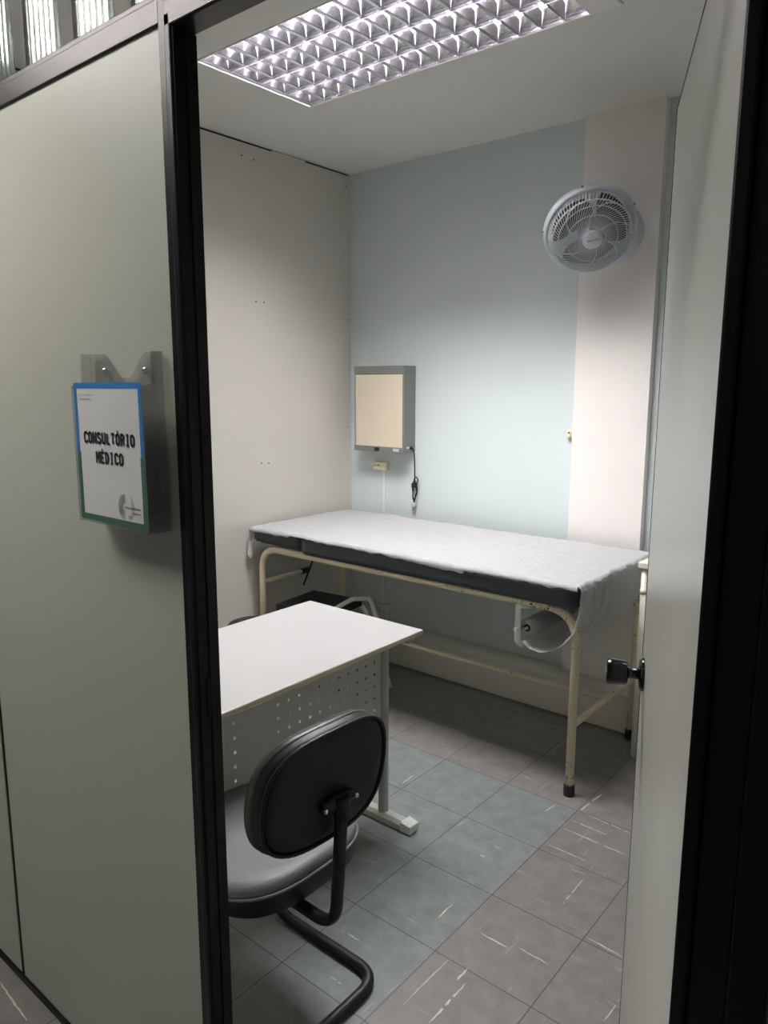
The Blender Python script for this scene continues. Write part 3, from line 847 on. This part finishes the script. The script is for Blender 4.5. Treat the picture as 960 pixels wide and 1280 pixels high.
bm = new(); box(bm, -1.572, -1.540, YB-.020, YB, 1.306, 1.346, .005); box(bm, -1.563, -1.548, YB-.032, YB-.019, 1.313, 1.340, .004); obj('housing', bm, M_creampl, t)
bm = new(); lathe(bm, [(0, .002), (.004, .0015), (.0045, 0)], Matrix.Translation((-1.556, YB-.0325, 1.334)) @ Matrix.Rotation(PI/2, 4, 'X'), 10); obj('screw_head', bm, M_hole, t)

# ------------------------------------------------------------------ wall fan
fc = Vector((-1.376, 2.985, 2.170)); ax_ = Vector((.64, -.855, -.90)).normalized()
t = thing('wall_fan', 'grey-white round wall fan mounted high on the white pillar', 'fan', (-1.37, 3.233, 2.17))
Fq = ax_.to_track_quat('Z', 'Y').to_matrix().to_4x4(); MF = Matrix.Translation(fc) @ Fq
def fp(r, a, h): return MF @ Vector((r*math.cos(a), r*math.sin(a), h))
RF = .181
bm = new()    # outer ring band
lathe(bm, [(RF-.010, -.045), (RF, -.042), (RF+.006, -.030), (RF+.006, -.006), (RF+.001, .002), (RF-.006, .004), (RF-.010, .0), (RF-.010, -.045)], MF, 72)
ring = obj('rim_band', bm, M_fan, t)
bm = new()    # front grille: curved swirling tines plus rings
NT = 78
def dome(r): # height of the grille surface at radius r
    q = r/RF
    if q > .86: return .006+ (1-q)/.14*.036
    return .042+.020*(1-(q/.86)**2)
for k in range(NT):
    a0 = 2*PI*k/NT; pts = []
    for i in range(13):
        q = i/12; r = .046+(RF-.008-.046)*q
        pts.append(fp(r, a0+.75*(1-q)**1.25, dome(r)))
    tube(bm, pts, .0016, 5)
for r, th in ((.048, .003), (.100, .002), (.135, .002), (.157, .003)):
    tube(bm, [fp(r, 2*PI*k/64, dome(r)+.0005) for k in range(64)], th, 6, closed=True)
# decorative loops
for k in range(6):
    a0 = 2*PI*k/6; pts = []
    for i in range(15):
        q = i/14; r = .045+(.155-.045)*math.sin(q*PI/2)
        pts.append(fp(r, a0-.95*q, dome(r)+.003))
    tube(bm, pts, .0022, 6)
obj('front_grille', bm, M_fan, t)
bm = new()
for k in range(84):
    a0 = 2*PI*k/84
    tube(bm, [fp(.07, a0, -.105), fp(.13, a0, -.095), fp(.165, a0, -.070), fp(RF-.006, a0, -.040)], .0016, 5)
for r, h in ((.07, -.105), (.13, -.095)): tube(bm, [fp(r, 2*PI*k/48, h) for k in range(48)], .002, 6, closed=True)
obj('rear_grille', bm, M_fan, t)
bm = new(); lathe(bm, [(0, dome(.02)+.008), (.036, dome(.02)+.007), (.043, dome(.03)+.001), (.043, dome(.05)-.010), (.040, .030), (0, .03)], MF, 40)
hubo = obj('centre_badge', bm, M_fan, t)
bm = new()   # lettering strokes of the badge: a short illegible word
hb = dome(.02)+.0085
xl = -.021
up_ang = math.radians(0)
def bpnt(u, v): 
    # local frame oriented so the word reads upright and tilted up to the right
    cr, sr = math.cos(BA), math.sin(BA)
    return MF @ Vector((u*cr-v*sr, u*sr+v*cr, hb))
# find roll that aligns the word with the view
upw = Vector((0, 0, 1)); lx = Fq.to_3x3() @ Vector((1, 0, 0)); ly = Fq.to_3x3() @ Vector((0, 1, 0))
rt_ = upw.cross(ax_).normalized()
BA = math.atan2(rt_.dot(ly), rt_.dot(lx))+.28
for i, st in enumerate(('v', 'n', 'n', 'l', 'i', 'n', 'o')):
    u = xl+i*.0065
    if st == 'v': S_ = [[(0, .004), (.0022, -.004), (.0045, .005)]]
    elif st == 'n': S_ = [[(0, -.003), (.0005, .003), (.004, .003), (.0045, -.003)]]
    elif st in 'li': S_ = [[(.002, -.003), (.0028, .005 if st == 'l' else .003)]]
    else: S_ = [[(0, 0), (.002, .003), (.0045, 0), (.002, -.003), (0, 0)]]
    for s_ in S_: tube(bm, [bpnt(u+a, b) for a, b in s_], .0009, 5)
obj('badge_word', bm, M_bluelogo, hubo)
bm = new()
lathe(bm, [(0, .026), (.040, .024), (.050, .010), (.050, -.03), (0, -.03)], MF, 32)
for k in range(3):   # three broad blades
    a0 = 2*PI*k/3+.4; g = []
    for i in range(9):
        r = .045+(.152-.045)*i/8; row = []
        for j in range(9):
            s = j/8-.5; wd = 1.62+.25*math.sin(i/8*PI)
            row.append(bm.verts.new(fp(r, a0+s*wd+.25*i/8, -.012-.045*s+.006*math.sin(s*PI))))
        g.append(row)
    for A, B in zip(g, g[1:]):
        for j in range(8): bm.faces.new((A[j], A[j+1], B[j+1], B[j])).smooth = True
obj('blade', bm, M_fandark, t)
bm = new(); lathe(bm, [(0, -.175), (.035, -.172), (.060, -.150), (.066, -.105), (.070, -.095), (0, -.095)], MF, 32)
obj('motor_housing', bm, M_fan, t)
bm = new()
MP = Matrix.Translation((-1.372, 3.233, 2.195)) @ Matrix.Rotation(PI/2, 4, 'X')
lathe(bm, [(.122, 0), (.124, .010), (.116, .024), (.085, .055), (.045, .075), (0, .08)], MP, 48)
obj('wall_plate', bm, M_fan, t)
bm = new(); b0 = MF @ Vector((0, 0, -.13))
tube(bm, [Vector((-1.372, 3.175, 2.195)), b0], .024, 14); obj('neck', bm, M_fan, t)
for a in (.6, 1.9, 3.2, 4.5, 5.6):
    bm = new(); tube(bm, [fp(RF+.004, a, -.018), fp(RF+.010, a, -.018)], .004, 8)
    obj('clip', bm, M_fandark, ring)

# ------------------------------------------------------------------ sign holder on the partition
hx0, hx1, hf_, hz0, hz1 = -1.287, -1.066, .681, 1.306, 1.548
t = thing('sign_holder', 'clear acrylic pocket holder bolted on the partition beside the doorway', 'sign holder', ((hx0+hx1)/2, YF, hz0))
# back plate with two ears and a U-shaped dip between
def ear(q):
    return q
top = []
wz = 1.604; dz = 1.562; mid = (hx0+hx1)/2
N_ = 40
for i in range(N_+1):
    x = hx0+(hx1-hx0)*i/N_; d = abs(x-mid)/((hx1-hx0)/2)
    s = min(1, max(0, (d-.08)/(.62-.08))); s = s*s*(3-2*s)
    top.append((x, dz+(wz-dz)*s))
bm = new()
poly = [(hx0, hz0), (hx1, hz0)]+top[::-1]
prism(bm, poly, lambda p_: (p_[0], YF-.0035, p_[1]), lambda p_: (p_[0], YF-.001, p_[1]))
obj('back_plate', bm, M_acryl, t)
for xa, xb in ((hx0, hx0+.0022), (hx1-.0022, hx1)):
    bm = new()
    pl = [(YF-.0036, hz0), (hf_, hz0), (hf_, hz1), (YF-.024, hz1+.004), (YF-.022, wz), (YF-.0036, wz)]
    prism(bm, pl, lambda p_: (xa, p_[0], p_[1]), lambda p_: (xb, p_[0], p_[1]))
    obj('side_panel', bm, M_acryl, t)
bm = new(); box(bm, hx0+.0023, hx1-.0023, hf_-.001, hf_+.001, hz0, hz1); obj('front_panel', bm, M_acrylf, t)
bm = new(); box(bm, hx0+.0023, hx1-.0023, hf_+.0012, YF-.004, hz0, hz0+.002); obj('bottom_panel', bm, M_acryl, t)
for x in (-1.238, -1.112):
    bm = new()
    lathe(bm, [(0, .006), (.0035, .0058), (.0060, .003), (.0065, 0)], Matrix.Translation((x, YF-.0036, 1.574)) @ Matrix.Rotation(PI/2, 4, 'X'), 16)
    obj('bolt', bm, M_chrome, t)
# printed card inside the pocket, standing proud of the top edge
cx0, cx1, cz0, cz1, cyf = hx0+.0045, hx1-.0045, 1.3095, 1.5535, hf_+.0025
bm = new(); box(bm, cx0, cx1, cyf, cyf+.0012, cz0, cz1)
t = thing('door_sign', 'white card with blue and green border reading CONSULTÓRIO MÉDICO in the acrylic holder', 'sign', ((cx0+cx1)/2, cyf, cz0))
obj('card', bm, M_paperw, t)
def frame(bm, x0, x1, z0, z1, w, zm, upper):
    e = .0004
    Y = cyf-e
    def r(a, b, c_, d): box(bm, a, b, Y, cyf+.0002, c_, d)
    if upper: r(x0, x1, z1-w, z1); r(x0, x0+w, zm, z1-w); r(x1-w, x1, zm, z1-w)
    else: r(x0, x1, z0, z0+w); r(x0, x0+w, z0+w, zm); r(x1-w, x1, z0+w, zm)
zmid = 1.432
bm = new(); frame(bm, cx0, cx1, cz0, cz1, .0095, zmid, True); obj('border_blue', bm, M_pblue, t)
bm = new(); frame(bm, cx0, cx1, cz0, cz1, .0115, zmid, False); obj('border_green', bm, M_pgreen, t)
# lettering: bold condensed monospaced strokes on a 1 x 1 cell
def arc(cx, cz, rx, rz, a0, a1, n=10):
    return [(cx+rx*math.cos(math.radians(a0+(a1-a0)*k/n)), cz+rz*math.sin(math.radians(a0+(a1-a0)*k/n))) for k in range(n+1)]
G = {
 'C': [arc(.55, .73, .40, .27, 25, 180)+arc(.55, .27, .40, .27, 180, 335)],
 'O': [arc(.5, .70, .38, .30, 0, 180)+arc(.5, .30, .38, .30, 180, 360)+[(.88, .70)]],
 'N': [[(.14, 0), (.14, 1), (.86, 0), (.86, 1)]],
 'S': [arc(.5, .75, .35, .25, 25, 180, 8)+[(.17, .66), (.5, .52), (.84, .38)]+arc(.5, .25, .36, .25, 10, -155, 8)],
 'U': [[(.13, 1), (.13, .3)]+arc(.5, .30, .37, .30, 180, 360)+[(.87, 1)]],
 'L': [[(.22, 1), (.22, 0), (.88, 0)]],
 'T': [[(.05, 1), (.95, 1)], [(.5, 1), (.5, 0)]],
 'R': [[(.16, 0), (.16, 1), (.5, 1)]+arc(.5, .76, .34, .24, 90, -90, 8)+[(.16, .52)], [(.52, .52), (.90, 0)]],
 'I': [[(.5, 1), (.5, 0)], [(.2, 1), (.8, 1)], [(.2, 0), (.8, 0)]],
 'M': [[(.10, 0), (.10, 1), (.5, .38), (.90, 1), (.90, 0)]],
 'E': [[(.85, 1), (.18, 1), (.18, 0), (.85, 0)], [(.18, .52), (.78, .52)]],
 'D': [[(.15, 0), (.15, 1), (.42, 1)]+arc(.42, .5, .44, .5, 90, -90, 12)+[(.15, 0)]],
}
def stroke(bm, pts, w, y0, y1):
    # thick flat poly-line; each segment a little plate, joints rounded with a disc
    for (a, b) in zip(pts, pts[1:]):
        dx, dz_ = b[0]-a[0], b[1]-a[1]; L = math.hypot(dx, dz_)
        if L < 1e-7: continue
        nx_, nz_ = -dz_/L*w/2, dx/L*w/2
        vs = [bm.verts.new((q[0], y0, q[1])) for q in ((a[0]+nx_, a[1]+nz_), (a[0]-nx_, a[1]-nz_), (b[0]-nx_, b[1]-nz_), (b[0]+nx_, b[1]+nz_))]
        bm.faces.new(vs)
    for i, a in enumerate(pts):
        if i in (0, len(pts)-1): 
            if len(pts) < 4: continue
        bm.faces.new([bm.verts.new((a[0]+w/2*math.cos(2*PI*k/8), y0, a[1]+w/2*math.sin(2*PI*k/8))) for k in range(8)])
def word(bm, txt, x, z, cw, ch, adv, w):
    for c_ in txt:
        base = {'Ó': 'O', 'É': 'E'}.get(c_, c_)
        for s_ in G[base]: stroke(bm, [(x+a*cw, z+b*ch) for a, b in s_], w, cyf-.0009, 0)
        if c_ in 'ÓÉ': stroke(bm, [(x+.42*cw, z+1.18*ch), (x+.66*cw, z+1.36*ch)], w*.95, cyf-.0009, 0)
        x += adv
bm = new()
adv = .01475
word(bm, 'CONSULTÓRIO', cx0+.0265, 1.4500, .0118, .0175, adv, .0045)
word(bm, 'MÉDICO', cx0+.0265+adv*2.5, 1.4165, .0118, .0175, adv, .0045)
obj('lettering', bm, M_ink, t)
# small header line and footer mark, only blurred marks in the photo
bm = new(); x = cx0+.0165
for i in range(13):
    h = .0022 if i not in (0, 8) else .0052
    w = .0028
    for k in range(2): stroke(bm, [(x+k*.0015, 1.5325-h/2), (x+k*.0015+(.001 if (i+k) % 2 else 0), 1.5325+h/2)], .0007, cyf-.0008, 0)
    x += .0040
obj('header_word', bm, M_inkblue, t)
bm = new(); x = cx0+.020
for i in range(12):
    stroke(bm, [(x, 1.5245), (x+.0012, 1.5262), (x+.0020, 1.5245)], .0008, cyf-.0008, 0)
    x += .0030
obj('small_print', bm, M_ink, t)
bm = new(); x = cx1-.066
for i in range(13):
    stroke(bm, [(x, 1.3430), (x+.0012, 1.3458), (x+.0022, 1.3430)], .0010, cyf-.0010, 0); x += .0037
x = cx1-.042
for i in range(9):
    stroke(bm, [(x, 1.3355), (x+.001, 1.3372), (x+.0018, 1.3355)], .0009, cyf-.0010, 0); x += .0028
obj('small_print', bm, M_ink, t)
bm = new()
for i in range(5):      # striped left-hand bowl of the round emblem
    rr = .020-.0030*i
    stroke(bm, [(cx1-.066+a, 1.3445+b) for a, b in arc(0, 0, rr*.95, rr*1.05, 85, 268, 14)], .0014, cyf-.0007, 0)
for i in range(4):
    stroke(bm, [(cx1-.058-.004*i*.0+a, 1.3445+b) for a, b in arc(0, 0, .0205-.0022*i, .0215-.0022*i, -75-3*i, 62-9*i, 14)], .0008, cyf-.0007, 0)
obj('emblem', bm, M_inkgrey, t)

# ------------------------------------------------------------------ world and camera
w = bpy.data.worlds.new('World'); sc.world = w; w.use_nodes = True
bg = w.node_tree.nodes['Background']; bg.inputs[0].default_value = (.80, .84, .86, 1); bg.inputs[1].default_value = .12

cam = bpy.data.cameras.new('camera'); co = bpy.data.objects.new('camera', cam); COL.objects.link(co)
cam.sensor_fit = 'VERTICAL'; cam.sensor_height = 36; cam.sensor_width = 27; cam.lens = 928.98/1280*36
Rm = Matrix(((0.7709824269341454, -0.1084737693226019, 0.6275504272388652),
             (0.6368531189067305, 0.1281465309982353, -0.7602608575560682),
             (0.002049950610419403, 0.9858052079199345, 0.16788058178487936)))
co.matrix_world = Matrix.Translation((0, 0, 1.55)) @ Rm.to_4x4()
cam.clip_start = .02
sc.camera = co

sc.view_settings.view_transform = 'Standard'; sc.view_settings.look = 'None'
sc.view_settings.gamma = 1; sc.view_settings.use_curve_mapping = False
sc.view_settings.exposure = 0.0
cy = sc.cycles
cy.use_denoising = True; cy.max_bounces = 14; cy.diffuse_bounces = 7; cy.glossy_bounces = 6; cy.transparent_max_bounces = 16; cy.transmission_bounces = 8
cy.blur_glossy = 1.0; cy.sample_clamp_indirect = 6
